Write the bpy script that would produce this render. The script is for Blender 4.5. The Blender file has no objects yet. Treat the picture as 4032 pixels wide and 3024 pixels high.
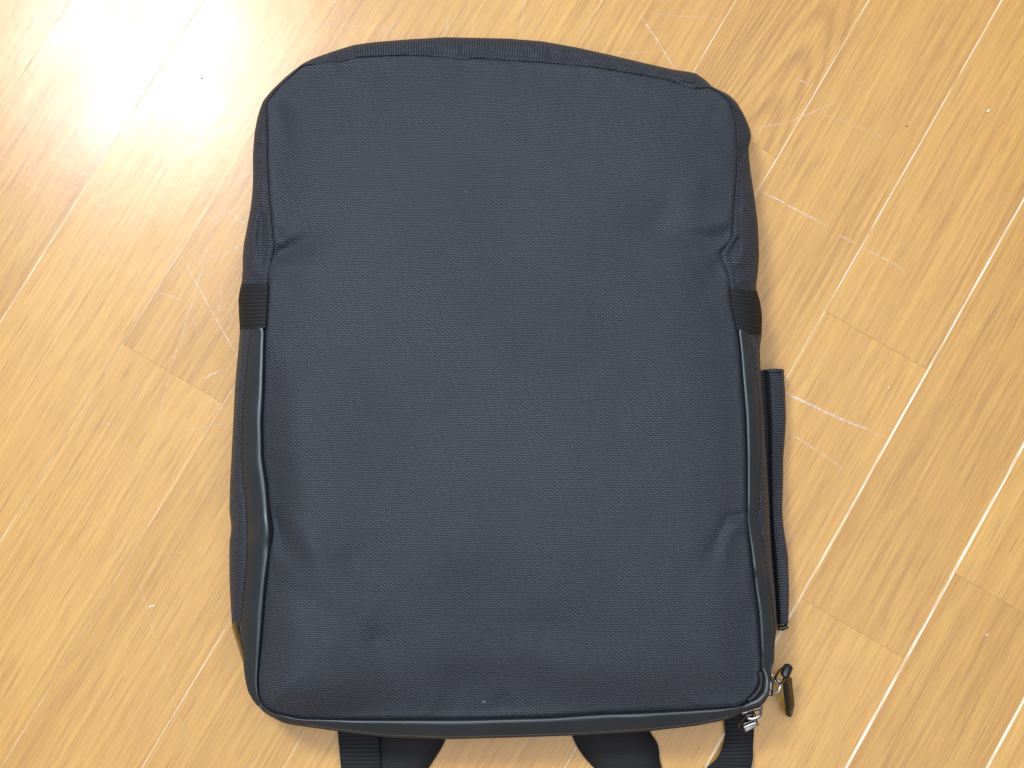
import bpy, math, random
import numpy as np
rnd = random.Random(7)
rng = np.random.default_rng(7)
scene = bpy.context.scene
C = scene.collection

# ------------------------------------------------------------------ camera
TILT = math.radians(6.0); DIST = 0.912; FPX = 5600.0
cam_d = bpy.data.cameras.new('camera'); cam = bpy.data.objects.new('camera', cam_d); C.objects.link(cam)
cam_d.sensor_width = 36.0; cam_d.lens = 50.0; cam_d.clip_start = 0.02; cam_d.clip_end = 30
CAM = np.array([0.0, -DIST*math.sin(TILT), DIST*math.cos(TILT)])
cam.location = CAM; cam.rotation_euler = (TILT, 0, 0)
scene.camera = cam

# ------------------------------------------------------------------ world, lamps, exposure
world = bpy.data.worlds.new('World'); scene.world = world; world.use_nodes = True
wbg = world.node_tree.nodes['Background']
wbg.inputs[0].default_value = (0.95, 0.97, 1.0, 1); wbg.inputs[1].default_value = 0.16
def area(name, loc, target, size, power, col, shape='SQUARE', sy=None):
    l = bpy.data.lights.new(name, 'AREA'); l.shape = shape; l.size = size
    if sy: l.size_y = sy
    l.energy = power; l.color = col
    o = bpy.data.objects.new(name, l); C.objects.link(o); o.location = loc
    d = np.array(target, float) - np.array(loc, float)
    import mathutils
    o.rotation_euler = mathutils.Vector(d).to_track_quat('-Z', 'Y').to_euler()
    return o
area('ceiling_lamp', (-0.86, 1.05, 2.35), (-0.86, 1.05, 0), 0.56, 45, (0.88, 0.96, 1.06), 'DISK')
area('ceiling_bounce', (0, 0.1, 2.6), (0, 0.1, 0), 2.8, 70, (0.97, 0.98, 1.0))
scene.view_settings.view_transform = 'Standard'; scene.view_settings.look = 'None'
scene.view_settings.exposure = 0.07; scene.view_settings.gamma = 1.0

# ------------------------------------------------------------------ helpers
def P(x, y, z):
    """world point at height z seen at (x, y) of the 2212-wide photograph"""
    x = np.asarray(x, float); y = np.asarray(y, float); z = np.asarray(z, float)
    k = 4032/2212
    dx = (x*k-2016)/FPX; dy = -(y*k-1512)/FPX
    c, s = math.cos(TILT), math.sin(TILT)
    wy = c*dy + s; wz = s*dy - c
    t = (z-CAM[2])/wz
    return np.stack([CAM[0]+t*dx, CAM[1]+t*wy, z+0*t], -1)
PXM = 0.297e-3      # metres per photo pixel at the floor

def new_obj(name, me, mat=None, parent=None, **props):
    o = bpy.data.objects.new(name, me); C.objects.link(o)
    if mat is not None and me is not None:
        for m in (mat if isinstance(mat, (list, tuple)) else [mat]): me.materials.append(m)
    if parent is not None: o.parent = parent
    for k, v in props.items(): o[k] = v
    return o
def mesh(name, verts, faces, uv=None, smooth=True):
    me = bpy.data.meshes.new(name)
    me.from_pydata([tuple(v) for v in np.asarray(verts, float).tolist()], [], faces)
    if uv is not None:
        lay = me.uv_layers.new(name='UVMap')
        li = np.empty(len(me.loops), int); me.loops.foreach_get('vertex_index', li)
        lay.data.foreach_set('uv', np.asarray(uv, float)[li].ravel())
    if smooth: me.polygons.foreach_set('use_smooth', np.ones(len(me.polygons), bool))
    me.update(); return me
def grid_faces(nr, nc, closed=False, off=0, flip=False):
    f = []
    m = nc if closed else nc-1
    for i in range(nr-1):
        for j in range(m):
            a = off+i*nc+j; b = off+i*nc+(j+1) % nc; c = off+(i+1)*nc+(j+1) % nc; d = off+(i+1)*nc+j
            f.append((a, d, c, b) if flip else (a, b, c, d))
    return f
class Mesher:
    def __init__(s): s.v = []; s.f = []; s.uv = []
    def add(s, v, f, uv=None):
        o = len(s.v); v = np.asarray(v, float).tolist(); s.v += v
        s.f += [tuple(i+o for i in q) for q in f]
        s.uv += (np.asarray(uv, float).tolist() if uv is not None else [[p[0], p[1]] for p in v])
    def obj(s, name, mat, parent=None, smooth=True, **p):
        return new_obj(name, mesh(name, s.v, s.f, s.uv, smooth), mat, parent, **p)
def resample(pts, n):
    p = np.asarray(pts, float); d = np.r_[0, np.cumsum(np.linalg.norm(np.diff(p, axis=0), axis=1))]
    t = np.linspace(0, d[-1], n)
    return np.stack([np.interp(t, d, p[:, i]) for i in range(p.shape[1])], -1)
def spline(pts, n):
    """centripetal-like smooth curve through points (Catmull-Rom), evenly resampled"""
    p = np.asarray(pts, float)
    q = np.vstack([2*p[0]-p[1], p, 2*p[-1]-p[-2]]); out = []
    for i in range(1, len(q)-2):
        t = np.linspace(0, 1, 12, endpoint=False)[:, None]
        a, b, c, d = q[i-1], q[i], q[i+1], q[i+2]
        out.append(.5*((2*b)+(c-a)*t+(2*a-5*b+4*c-d)*t*t+(3*b-a-3*c+d)*t**3))
    out.append(q[-2][None]); return resample(np.vstack(out), n)
def gsmooth(a, sig, closed=True):
    r = int(3*sig)+1; k = np.exp(-.5*(np.arange(-r, r+1)/sig)**2); k /= k.sum()
    b = np.concatenate([a[-r:], a, a[:r]]) if closed else np.concatenate([np.repeat(a[:1], r, 0), a, np.repeat(a[-1:], r, 0)])
    if a.ndim == 1: return np.convolve(b, k, 'valid')
    return np.stack([np.convolve(b[:, i], k, 'valid') for i in range(a.shape[1])], -1)
_tab = rng.random((256, 256))
def vnoise(x, y):
    xi = np.floor(x).astype(int); yi = np.floor(y).astype(int); fx = x-xi; fy = y-yi
    fx = fx*fx*fx*(fx*(fx*6-15)+10); fy = fy*fy*fy*(fy*(fy*6-15)+10)
    g = lambda a, b: _tab[a % 256, b % 256]
    return ((g(xi, yi)*(1-fx)+g(xi+1, yi)*fx)*(1-fy)+(g(xi, yi+1)*(1-fx)+g(xi+1, yi+1)*fx)*fy)*2-1
def sstep(a, b, x):
    t = np.clip((x-a)/(b-a), 0, 1); return t*t*(3-2*t)
def tube(pts, r, n=10, closed=False, flat=1.0, up=(0, 0, 1)):
    p = np.asarray(pts, float); m = len(p)
    if np.isscalar(r): r = np.full(m, r)
    t = np.gradient(p, axis=0) if not closed else (np.roll(p, -1, 0)-np.roll(p, 1, 0))
    t /= np.linalg.norm(t, axis=1)[:, None]+1e-12
    u = np.array(up, float)
    s = np.cross(t, u); s /= np.linalg.norm(s, axis=1)[:, None]+1e-12
    w = np.cross(s, t)
    a = np.linspace(0, 2*math.pi, n, endpoint=False)
    v = p[:, None]+r[:, None, None]*(np.cos(a)[None, :, None]*s[:, None]+flat*np.sin(a)[None, :, None]*w[:, None])
    v = v.reshape(-1, 3); f = []
    rings = m if closed else m-1
    for i in range(rings):
        for j in range(n):
            f.append((i*n+j, i*n+(j+1) % n, ((i+1) % m)*n+(j+1) % n, ((i+1) % m)*n+j))
    if not closed:
        f.append(tuple(range(n-1, -1, -1))); f.append(tuple((m-1)*n+j for j in range(n)))
    return v, f
# ------------------------------------------------------------------ node helpers
def material(name):
    m = bpy.data.materials.new(name); m.use_nodes = True
    nt = m.node_tree; b = nt.nodes['Principled BSDF']; return m, nt, b
class N:
    def __init__(s, nt): s.nt = nt
    def n(s, t, **kw):
        x = s.nt.nodes.new(t)
        for k, v in kw.items(): setattr(x, k, v)
        return x
    def link(s, a, b): s.nt.links.new(a, b)
    def val(s, sock, v):
        if hasattr(v, 'is_output'): s.link(v, sock)
        else: sock.default_value = v
    def math(s, op, a, b=0.0, c=0.0, clamp=False):
        x = s.n('ShaderNodeMath', operation=op, use_clamp=clamp)
        s.val(x.inputs[0], a); s.val(x.inputs[1], b); s.val(x.inputs[2], c); return x.outputs[0]
    def noise(s, vec, scale=1.0, detail=2.0, rough=.5, dist=0.0, w=None):
        x = s.n('ShaderNodeTexNoise'); x.noise_dimensions = '4D' if w is not None else '3D'
        s.link(vec, x.inputs['Vector'])
        if w is not None: s.val(x.inputs['W'], w)
        x.inputs['Scale'].default_value = scale; x.inputs['Detail'].default_value = detail
        x.inputs['Roughness'].default_value = rough; x.inputs['Distortion'].default_value = dist
        return x.outputs[0]
    def ramp(s, v, stops, interp='LINEAR'):
        x = s.n('ShaderNodeValToRGB'); x.color_ramp.interpolation = interp
        e = x.color_ramp.elements
        while len(e) < len(stops): e.new(.5)
        for q, (p, c) in zip(e, stops): q.position = p; q.color = (*c, 1) if len(c) == 3 else c
        s.link(v, x.inputs[0]); return x.outputs[0]
    def mix(s, f, a, b, bt='MIX'):
        x = s.n('ShaderNodeMix', data_type='RGBA', blend_type=bt)
        s.val(x.inputs[0], f); s.val(x.inputs[6], a if hasattr(a, 'is_output') else (*a, 1)); s.val(x.inputs[7], b if hasattr(b, 'is_output') else (*b, 1))
        return x.outputs[2]
    def mapv(s, vec, scale, loc=(0, 0, 0)):
        x = s.n('ShaderNodeMapping'); s.link(vec, x.inputs[0]); x.inputs['Scale'].default_value = scale; x.inputs['Location'].default_value = loc
        return x.outputs[0]
    def bump(s, h, strength, dist, normal=None):
        x = s.n('ShaderNodeBump'); x.inputs['Strength'].default_value = strength; x.inputs['Distance'].default_value = dist
        s.link(h, x.inputs['Height'])
        if normal is not None: s.link(normal, x.inputs['Normal'])
        return x.outputs[0]

def fabric_material(name, col, gap, tick, pu=1.75e-3, pv=1.02e-3, bstr=.6):
    m, nt, b = material(name); g = N(nt)
    tc = g.n('ShaderNodeTexCoord'); sep = g.n('ShaderNodeSeparateXYZ')
    warp = g.n('ShaderNodeTexNoise'); g.link(tc.outputs['UV'], warp.inputs['Vector']); warp.inputs['Scale'].default_value = 26; warp.inputs['Detail'].default_value = 3
    va = g.n('ShaderNodeVectorMath', operation='MULTIPLY_ADD'); g.link(warp.outputs[1], va.inputs[0]); va.inputs[1].default_value = (.004, .004, 0); g.link(tc.outputs['UV'], va.inputs[2])
    g.link(va.outputs[0], sep.inputs[0]); u, v = sep.outputs[0], sep.outputs[1]
    vr = g.math('DIVIDE', v, pv); row = g.math('FLOOR', vr); fv = g.math('FRACT', vr)
    ur = g.math('ADD', g.math('DIVIDE', u, pu), g.math('MULTIPLY', row, .5)); fu = g.math('FRACT', ur)
    thread = g.math('SINE', g.math('MULTIPLY', fv, math.pi))                        # 0 in the gap between rows
    over = g.math('SINE', g.math('MULTIPLY', fu, math.pi))
    h = g.math('MULTIPLY', g.math('POWER', thread, .6), g.math('ADD', .45, g.math('MULTIPLY', over, .55)))
    fine = g.noise(g.mapv(tc.outputs['UV'], (1, 1, 1)), 900, 2, .6)
    broad = g.noise(tc.outputs['UV'], 9, 4, .55)
    c1 = g.ramp(h, [(.06, gap), (.45, col), (.97, tick)])  # thread shading put into the colour: dark row gaps, light ticks
    slub = g.noise(g.mapv(va.outputs[0], (430, 620, 1)), 1, 2, .6)
    c1 = g.mix(1.0, c1, g.ramp(slub, [(.30, (.85, .85, .85)), (.70, (1.15, 1.15, 1.15))]), 'MULTIPLY')
    dom = g.noise(tc.outputs['UV'], 17, 3, .55)
    du = g.math('SINE', g.math('MULTIPLY', g.math('ADD', u, g.math('MULTIPLY', v, 1.25)), 2*math.pi/2.9e-3))
    dv = g.math('SINE', g.math('MULTIPLY', g.math('SUBTRACT', u, g.math('MULTIPLY', v, 1.4)), 2*math.pi/2.6e-3))
    tw = g.math('ADD', g.math('MULTIPLY', du, g.ramp(dom, [(.40, (0, 0, 0)), (.58, (1, 1, 1))])), g.math('MULTIPLY', dv, g.ramp(dom, [(.30, (1, 1, 1)), (.48, (0, 0, 0))])))
    tws = g.math('ADD', 1.0, g.math('MULTIPLY', tw, .27))
    cmb = g.n('ShaderNodeCombineColor'); [g.link(tws, cmb.inputs[q]) for q in range(3)]
    c1 = g.mix(1.0, c1, cmb.outputs[0], 'MULTIPLY')
    spk = g.math('GREATER_THAN', fine, .66)
    c2 = g.mix(g.math('MULTIPLY', spk, .30), c1, tuple(1.5*t for t in tick))
    c3 = g.mix(1.0, c2, g.ramp(broad, [(.3, (.90, .90, .90)), (.7, (1.08, 1.07, 1.06))]), 'MULTIPLY')
    g.link(c3, b.inputs['Base Color'])
    b.inputs['Roughness'].default_value = .66; b.inputs['Specular IOR Level'].default_value = .27
    b.inputs['Sheen Weight'].default_value = .05; b.inputs['Sheen Roughness'].default_value = .45
    b.inputs['Sheen Tint'].default_value = (.85, .9, 1, 1)
    g.link(g.bump(h, bstr, 2.2e-4), b.inputs['Normal'])
    return m
FAB = fabric_material('black_woven_nylon', (.0178, .0204, .0288), (.002, .0025, .004), (.076, .084, .106), bstr=.9)
FAB_SIDE = fabric_material('black_ribbed_nylon', (.0175, .0200, .0285), (.002, .0025, .004), (.060, .066, .084), 1.9e-3, 1.6e-3, 1.0)
FAB_DARK = fabric_material('black_padded_mesh', (.010, .010, .012), (.004, .004, .005), (.018, .018, .021), 1.2e-3, .9e-3)

def webbing_material(name, col, pitch):
    m, nt, b = material(name); g = N(nt)
    tc = g.n('ShaderNodeTexCoord'); sep = g.n('ShaderNodeSeparateXYZ'); g.link(tc.outputs['UV'], sep.inputs[0])
    r = g.math('ABSOLUTE', g.math('SINE', g.math('MULTIPLY', sep.outputs[1], math.pi/pitch)))
    t = g.math('SINE', g.math('MULTIPLY', sep.outputs[0], 2*math.pi/1.4e-3))
    h = g.math('ADD', g.math('POWER', r, .7), g.math('MULTIPLY', t, .18))
    fuzz = g.noise(tc.outputs['UV'], 1400, 3, .7)
    c = g.mix(g.math('MULTIPLY', h, .9, clamp=True), tuple(.35*q for q in col), tuple(1.15*q for q in col))
    c = g.mix(g.math('MULTIPLY', g.math('GREATER_THAN', fuzz, .64), .5), c, tuple(3.2*q for q in col))
    g.link(c, b.inputs['Base Color']); b.inputs['Roughness'].default_value = .75; b.inputs['Specular IOR Level'].default_value = .25
    g.link(g.bump(g.math('ADD', h, g.math('MULTIPLY', fuzz, .4)), .8, 3.5e-4), b.inputs['Normal'])
    return m
WEB = webbing_material('black_webbing', (.016, .017, .0195), 2.4e-3)

def vinyl_material(name, col, rough):
    m, nt, b = material(name); g = N(nt)
    tc = g.n('ShaderNodeTexCoord')
    n1 = g.noise(tc.outputs['Object'], 900, 3, .6); n2 = g.noise(tc.outputs['Object'], 40, 3, .5)
    g.link(g.mix(n2, tuple(.8*q for q in col), tuple(1.25*q for q in col)), b.inputs['Base Color'])
    g.link(g.math('ADD', rough-.08, g.math('MULTIPLY', n2, .16)), b.inputs['Roughness'])
    b.inputs['Specular IOR Level'].default_value = .8; b.inputs['Specular Tint'].default_value = (.86, .95, 1, 1)
    nb = g.bump(n2, .25, 1.2e-3); g.link(g.bump(n1, .25, 8e-5, nb), b.inputs['Normal'])
    return m
VINYL = vinyl_material('black_coated_vinyl', (.020, .0245, .030), .40)
VINYL_GLOSS = vinyl_material('glossy_black_vinyl', (.012, .012, .013), .28)
LEATHER = vinyl_material('dark_brown_leather', (.010, .008, .007), .42)
def plain(name, col, rough, metal=0.0, spec=.5):
    m, nt, b = material(name); b.inputs['Base Color'].default_value = (*col, 1)
    b.inputs['Roughness'].default_value = rough; b.inputs['Metallic'].default_value = metal; b.inputs['Specular IOR Level'].default_value = spec
    g = N(nt); tc = g.n('ShaderNodeTexCoord'); n1 = g.noise(tc.outputs['Object'], 600, 3, .6)
    g.link(g.math('ADD', rough-.06, g.math('MULTIPLY', n1, .12)), b.inputs['Roughness']); return m
STEEL = plain('brushed_grey_metal', (.46, .48, .52), .32, 1.0)
GUN = plain('dark_gunmetal', (.16, .15, .15), .18, 1.0)
THREAD = plain('black_thread', (.010, .010, .011), .6)
THREAD_L = plain('worn_grey_thread', (.09, .095, .105), .7)
LINT = plain('white_lint', (.85, .85, .83), .8)
CRUMB = plain('dark_crumb', (.03, .025, .02), .7)

def wood_material():
    m, nt, b = material('varnished_oak'); g = N(nt)
    tc = g.n('ShaderNodeTexCoord'); oi = g.n('ShaderNodeObjectInfo')
    ob = tc.outputs['Object']; W = g.math('MULTIPLY', oi.outputs['Random'], 37.0)
    sc = g.n('ShaderNodeSeparateColor'); g.link(oi.outputs['Color'], sc.inputs[0])
    tone, cath = sc.outputs[0], sc.outputs[1]
    band = g.noise(g.mapv(ob, (2.4, 120, 1)), 1, 3, .6, .3, W)
    fib = g.noise(g.mapv(ob, (15, 640, 1)), 1, 3, .65, .15, W)
    fleck = g.noise(g.mapv(ob, (55, 330, 1)), 1, 2, .5, .0, W)
    pore = g.noise(g.mapv(ob, (30, 1250, 1)), 1, 2, .5, .0, g.math('ADD', W, 5))
    patch = g.noise(g.mapv(ob, (14, 24, 1)), 1, 3, .55, .0, W)
    # growth-ring arches for flat-sawn boards
    sep = g.n('ShaderNodeSeparateXYZ'); g.link(ob, sep.inputs[0])
    wob = g.noise(g.mapv(ob, (9, 30, 1)), 1, 2, .5, 0, W)
    y2 = g.math('POWER', g.math('MULTIPLY', g.math('ADD', sep.outputs[1], .019), 80.0), 2.0)
    arch = g.math('ADD', g.math('MULTIPLY', sep.outputs[0], 31.0), g.math('ADD', y2, g.math('MULTIPLY', wob, 2.2)))
    ring = g.math('POWER', g.math('ABSOLUTE', g.math('SINE', g.math('MULTIPLY', arch, 2.3))), 4.0)
    # straight growth bands
    st = g.math('SINE', g.math('ADD', g.math('MULTIPLY', sep.outputs[1], 700.0), g.math('MULTIPLY', band, 26.0)))
    f = g.math('MULTIPLY', g.math('SUBTRACT', band, .5), .50)
    f = g.math('ADD', f, g.math('MULTIPLY', g.math('SUBTRACT', fib, .5), .85))
    f = g.math('ADD', f, g.math('MULTIPLY', g.math('SUBTRACT', fleck, .5), .25))
    f = g.math('ADD', f, g.math('MULTIPLY', g.math('SUBTRACT', patch, .5), .25))
    f = g.math('ADD', f, g.math('MULTIPLY', st, .06))
    f = g.math('SUBTRACT', f, g.math('MULTIPLY', g.math('MULTIPLY', ring, cath), .22))
    f = g.math('ADD', f, g.math('SUBTRACT', tone, .5)); f = g.math('ADD', f, .5)
    col = g.ramp(f, [(.10, (.36, .155, .023)), (.36, (.49, .240, .038)), (.60, (.585, .310, .057)), (.92, (.70, .40, .10))])
    pm = g.ramp(pore, [(.36, (1, 1, 1)), (.43, (0, 0, 0))])
    col = g.mix(g.math('MULTIPLY', pm, .46), col, (.27, .115, .025))
    g.link(col, b.inputs['Base Color'])
    grime = g.noise(tc.outputs['Generated'], 5, 4, .6)
    b.inputs['Specular IOR Level'].default_value = .40
    g.link(g.math('ADD', .42, g.math('MULTIPLY', fib, .14)), b.inputs['Roughness'])
    b.inputs['Coat Weight'].default_value = .6
    g.link(g.math('ADD', .13, g.math('MULTIPLY', patch, .18)), b.inputs['Coat Roughness'])
    relief = g.math('ADD', g.math('MULTIPLY', fib, .5), g.math('MULTIPLY', patch, 3.0))
    nb = g.bump(relief, .35, 2.0e-4)
    nb2 = g.bump(pm, .25, -8e-5, nb)
    g.link(nb2, b.inputs['Normal'])
    wv = g.bump(g.noise(ob, 60, 3, .6), .25, 3.0e-4); g.link(wv, b.inputs['Coat Normal'])
    return m
WOOD = wood_material()
m_, nt_, b_ = material('pale_glint_bevel'); g_ = N(nt_)
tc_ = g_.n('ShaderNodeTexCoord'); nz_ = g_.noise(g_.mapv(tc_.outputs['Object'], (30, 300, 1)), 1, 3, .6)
g_.link(g_.ramp(nz_, [(.36, (.60, .40, .19)), (.50, (.86, .70, .50)), (.62, (.94, .84, .70))]), b_.inputs['Base Color']); b_.inputs['Roughness'].default_value = .45  # light groove tone, brightened so the bevels' glints sit in the base colour
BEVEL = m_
m_, nt_, b_ = material('dark_joint'); b_.inputs['Base Color'].default_value = (.36, .18, .06, 1); b_.inputs['Roughness'].default_value = .5
JOINT = m_

# ------------------------------------------------------------------ floor of planks
ANG = math.radians(59.6); SP = 0.07576; OFF = -0.45618
ud = np.array([math.cos(ANG), math.sin(ANG)]); nd = np.array([math.sin(ANG), -math.cos(ANG)])
fl = new_obj('floor', mesh('floor', [(-3, -3, -.012), (3, -3, -.012), (3, 3, -.012), (-3, 3, -.012)], [(0, 1, 2, 3)], smooth=False), JOINT, None, kind='structure')
fl['label'] = 'varnished oak plank floor with pale bevelled seams'
def nat(px, py): return P(px*2212/4032, py*2212/4032, 0.0)[:2]
known = {8: [nat(3250, 1225)@ud], 9: [nat(3206, 2384)@ud], 10: [nat(3765, 2260)@ud], 3: [nat(504, 1366)@ud], 6: [nat(2962, 564)@ud]}
LIM = 1.15
tone_fix = {(8, 0): .50, (8, 1): .53, (9, 0): .43, (9, 1): .57, (10, 0): .56, (10, 1): .45, (3, 0): .44, (3, 1): .53, (6, 1): .56}
bev = {1: .0004, 2: .0004, 3: .0003, 5: .0003, 6: .0003, 7: .00033, 8: .00042, 9: .00068, 10: .0009, 11: .0009, 12: .0008}
def plank(k, x0, x1, tone, cath):
    L = x1-x0; y0 = -SP/2; y1 = SP/2
    bl = bev.get(k, .00022); br = bev.get(k+1, .00022); be = .00006; zt = rnd.uniform(-6e-5, 6e-5)
    gp = .00001
    def ring(ix0, ix1, iy0, iy1, z): return [(-L/2+ix0, y0+iy0, z), (L/2-ix1, y0+iy0, z), (L/2-ix1, y1-iy1, z), (-L/2+ix0, y1-iy1, z)]
    # local -y side lies toward larger n (next seam): nd = rotate(ud,-90)
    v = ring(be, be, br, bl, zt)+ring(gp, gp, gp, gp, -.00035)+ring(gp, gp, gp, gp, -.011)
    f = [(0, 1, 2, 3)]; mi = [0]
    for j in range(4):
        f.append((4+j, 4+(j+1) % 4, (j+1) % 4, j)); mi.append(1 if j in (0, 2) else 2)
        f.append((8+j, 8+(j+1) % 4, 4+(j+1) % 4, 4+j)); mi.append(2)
    me = mesh('plank', v, f, smooth=False)
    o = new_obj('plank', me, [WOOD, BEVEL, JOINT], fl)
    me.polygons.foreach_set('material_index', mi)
    n0 = OFF+(k+.5)*SP; u0 = (x0+x1)/2
    c = ud*u0+nd*n0
    o.location = (c[0], c[1], 0); o.rotation_euler = (0, 0, ANG); o.color = (tone, cath, 0, 1)
for k in range(-9, 22):
    if k in known:
        j = list(known[k]); a = j[0]
        while a < LIM: a += rnd.uniform(.86, 1.0); j.append(a)
        a = j[0]
        while a > -LIM: a -= rnd.uniform(.86, 1.0); j.insert(0, a)
        base = j.index(known[k][0])
    else:
        base = None; j = [-1.5, -.62+rnd.uniform(-.1, .1), .62+rnd.uniform(-.1, .1), 1.5]
    for i in range(len(j)-1):
        t = rnd.uniform(.37, .61); ca = 0.0
        if base is not None:
            if i == base: t = tone_fix.get((k, 0), t)      # piece above/right of the joint
            if i == base-1: t = tone_fix.get((k, 1), t)
            if k == 6 and i == base: ca = 1.0; t = .48
        plank(k, j[i], j[i+1], t, ca)

# worn scratches in the varnish
m_, nt_, b_ = material('scuffed_varnish'); g_ = N(nt_)
tc_ = g_.n('ShaderNodeTexCoord'); nz_ = g_.noise(tc_.outputs['Object'], 260, 4, .7)
b_.inputs['Base Color'].default_value = (.86, .78, .70, 1); b_.inputs['Roughness'].default_value = .6
tr_ = g_.n('ShaderNodeBsdfTransparent'); mx_ = g_.n('ShaderNodeMixShader')
sp_ = g_.n('ShaderNodeSeparateXYZ'); g_.link(tc_.outputs['UV'], sp_.inputs[0])
al_ = g_.math('MULTIPLY', g_.ramp(nz_, [(.34, (.15, .15, .15)), (.6, (1, 1, 1))]), sp_.outputs[0])
g_.link(al_, mx_.inputs[0]); g_.link(tr_.outputs[0], mx_.inputs[1]); g_.link(b_.outputs[0], mx_.inputs[2])
g_.link(mx_.outputs[0], nt_.nodes['Material Output'].inputs[0]); SCUFF = m_
scr = [([(461, 494), (420, 640), (369, 797)], 1.4, .55), ([(393, 553), (450, 660), (514, 772)], 1.6, .6), ([(476, 559), (526, 525)], 1.3, .6), ([(440, 818), (476, 800)], 2.0, .6),
 ([(342, 631), (399, 651)], 1.4, .45), ([(414, 684), (446, 761)], .9, .4), ([(467, 660), (488, 670)], 1.2, .5), ([(494, 720), (503, 655)], 1.0, .5), ([(402, 931), (450, 921), (500, 913)], 1.0, .4),
 ([(369, 800), (339, 919), (349, 935)], 1.2, .4), ([(223, 913), (247, 922)], 1.2, .4), ([(482, 446), (534, 489)], 1.6, .6), ([(512, 372), (485, 435), (461, 494)], 1.2, .45),
 ([(719, 9), (773, 90)], 1.0, .4), ([(734, 22), (711, 76)], .9, .4), ([(867, 36), (817, 86)], 1.0, .45), ([(969, 40), (961, 78)], 1.3, .5), ([(1027, 27), (1018, 78)], 1.1, .45), ([(1134, 0), (1121, 80)], 1.0, .45),
 ([(710, 54), (800, 60), (889, 72)], 1.0, .4), ([(1385, 36), (1420, 88), (1457, 148)], 1.9, .6), ([(1389, 27), (1585, 45)], 1.0, .3), ([(1308, 114), (1407, 114)], .9, .35),
 ([(1625, 281), (1714, 260), (1810, 220)], 1.2, .45), ([(1774, 244), (1926, 304)], 1.0, .3), ([(1640, 411), (1679, 431), (1792, 491)], 2.0, .6), ([(1720, 170), (1759, 187)], 1.4, .4),
 ([(1806, 506), (1851, 527)], 1.4, .4), ([(1863, 535), (1935, 571), (1955, 589)], 1.7, .5), ([(1690, 846), (1807, 901), (1880, 930)], 4.2, .48), ([(1880, 932), (1914, 946)], 2.0, .3), ([(1690, 926), (1783, 985), (1830, 1020)], 1.4, .5),
 ([(288, 1216), (315, 1307), (379, 1527), (422, 1645)], .8, .38), ([(322, 1199), (400, 1192)], .9, .25), ([(1685, 1130), (1720, 1160)], .9, .3), ([(330, 330), (352, 410), (365, 470)], .9, .35), ([(300, 620), (290, 700)], .8, .3), ([(440, 540), (520, 590)], .8, .35), ([(455, 860), (510, 905)], .9, .4), ([(480, 600), (470, 720)], .8, .4), ([(430, 600), (500, 575)], .7, .35)]
for _ in range(46):
    x, y = (rnd.gauss(440, 60), rnd.gauss(690, 150)) if rnd.random() < .5 else (rnd.uniform(0, 2212), rnd.uniform(0, 1659))
    a = rnd.uniform(0, 6.28); l = rnd.uniform(8, 45)
    scr.append(([(x, y), (x+l*math.cos(a), y+l*math.sin(a))], rnd.uniform(.5, .9), rnd.uniform(.12, .32)))
ms = Mesher()
for pts, w, al in scr:
    n = 14; q = resample(pts, n); q += rng.normal(0, .35, q.shape)
    t = np.gradient(q, axis=0); t /= np.linalg.norm(t, axis=1)[:, None]; s = np.stack([-t[:, 1], t[:, 0]], -1)
    hw = (w*.55*np.minimum(1, np.minimum(np.arange(n), n-1-np.arange(n))/2+.15))[:, None]
    a = q+s*hw; b = q-s*hw; zz = np.full(n, .00016)
    v = np.concatenate([P(a[:, 0], a[:, 1], zz), P(b[:, 0], b[:, 1], zz)])
    ms.add(v, [(i, i+1, n+i+1, n+i) for i in range(n-1)], np.stack([np.full(2*n, min(.9, al*1.45)), np.zeros(2*n)], -1))
ms.obj('scratches', SCUFF, fl, kind='stuff')

# ------------------------------------------------------------------ backpack: traced outlines (photo pixels), clockwise from the top left
pack = new_obj('backpack', None); pack.location = (0, 0, 0)
pack['label'] = 'slim black woven nylon backpack lying face up on the wooden floor'; pack['category'] = 'backpack'
K1, K2, K3 = {}, {}, {}
K1['A'] = [(653, 141), (677, 139), (706.7, 133.8), (736.5, 132.9), (763, 124.8), (820, 121.9), (885, 119.5), (963, 123.3), (998, 128.5), (1034, 126.8), (1097, 131), (1187, 136.7), (1276, 144.2), (1365, 159.1), (1440, 172.5), (1499, 192), (1534.8, 188)]
K3['A'] = [(653, 137.5), (677, 125.8), (721.6, 110), (766, 96.6), (811, 90.6), (885, 84.7), (960, 80.2), (1034, 81.7), (1097, 83.2), (1171.7, 89.1), (1246, 102.5), (1320, 118.9), (1395, 136.7), (1454, 150.1), (1484, 154.6), (1502, 157.6), (1525.8, 173.9), (1537, 186.5)]
K1['B'] = [(1534.8, 188), (1555.6, 200.7), (1576.4, 218)]
K3['B'] = [(1537, 186.5), (1573.5, 203.7), (1588, 217)]
K1['C'] = [(1576.4, 218), (1585.4, 248), (1589.8, 269), (1592.8, 323), (1591.3, 382), (1585.4, 442), (1582.4, 501), (1583, 512), (1573, 528), (1556, 543), (1562, 569), (1573.9, 593), (1576.8, 621)]
K3['C'] = [(1588, 217), (1594, 224.5), (1609, 251), (1619.6, 278), (1623.5, 293), (1616.6, 322.7), (1621, 367), (1630, 427), (1637.4, 486), (1639.8, 549), (1637.4, 589), (1633.4, 617), (1635, 629)]
K1['D'] = [(1576.8, 621), (1579.8, 652), (1587.8, 692), (1592, 712)]
K3['D'] = [(1635, 629), (1642.3, 652), (1646.3, 682), (1645.5, 724)]
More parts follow.
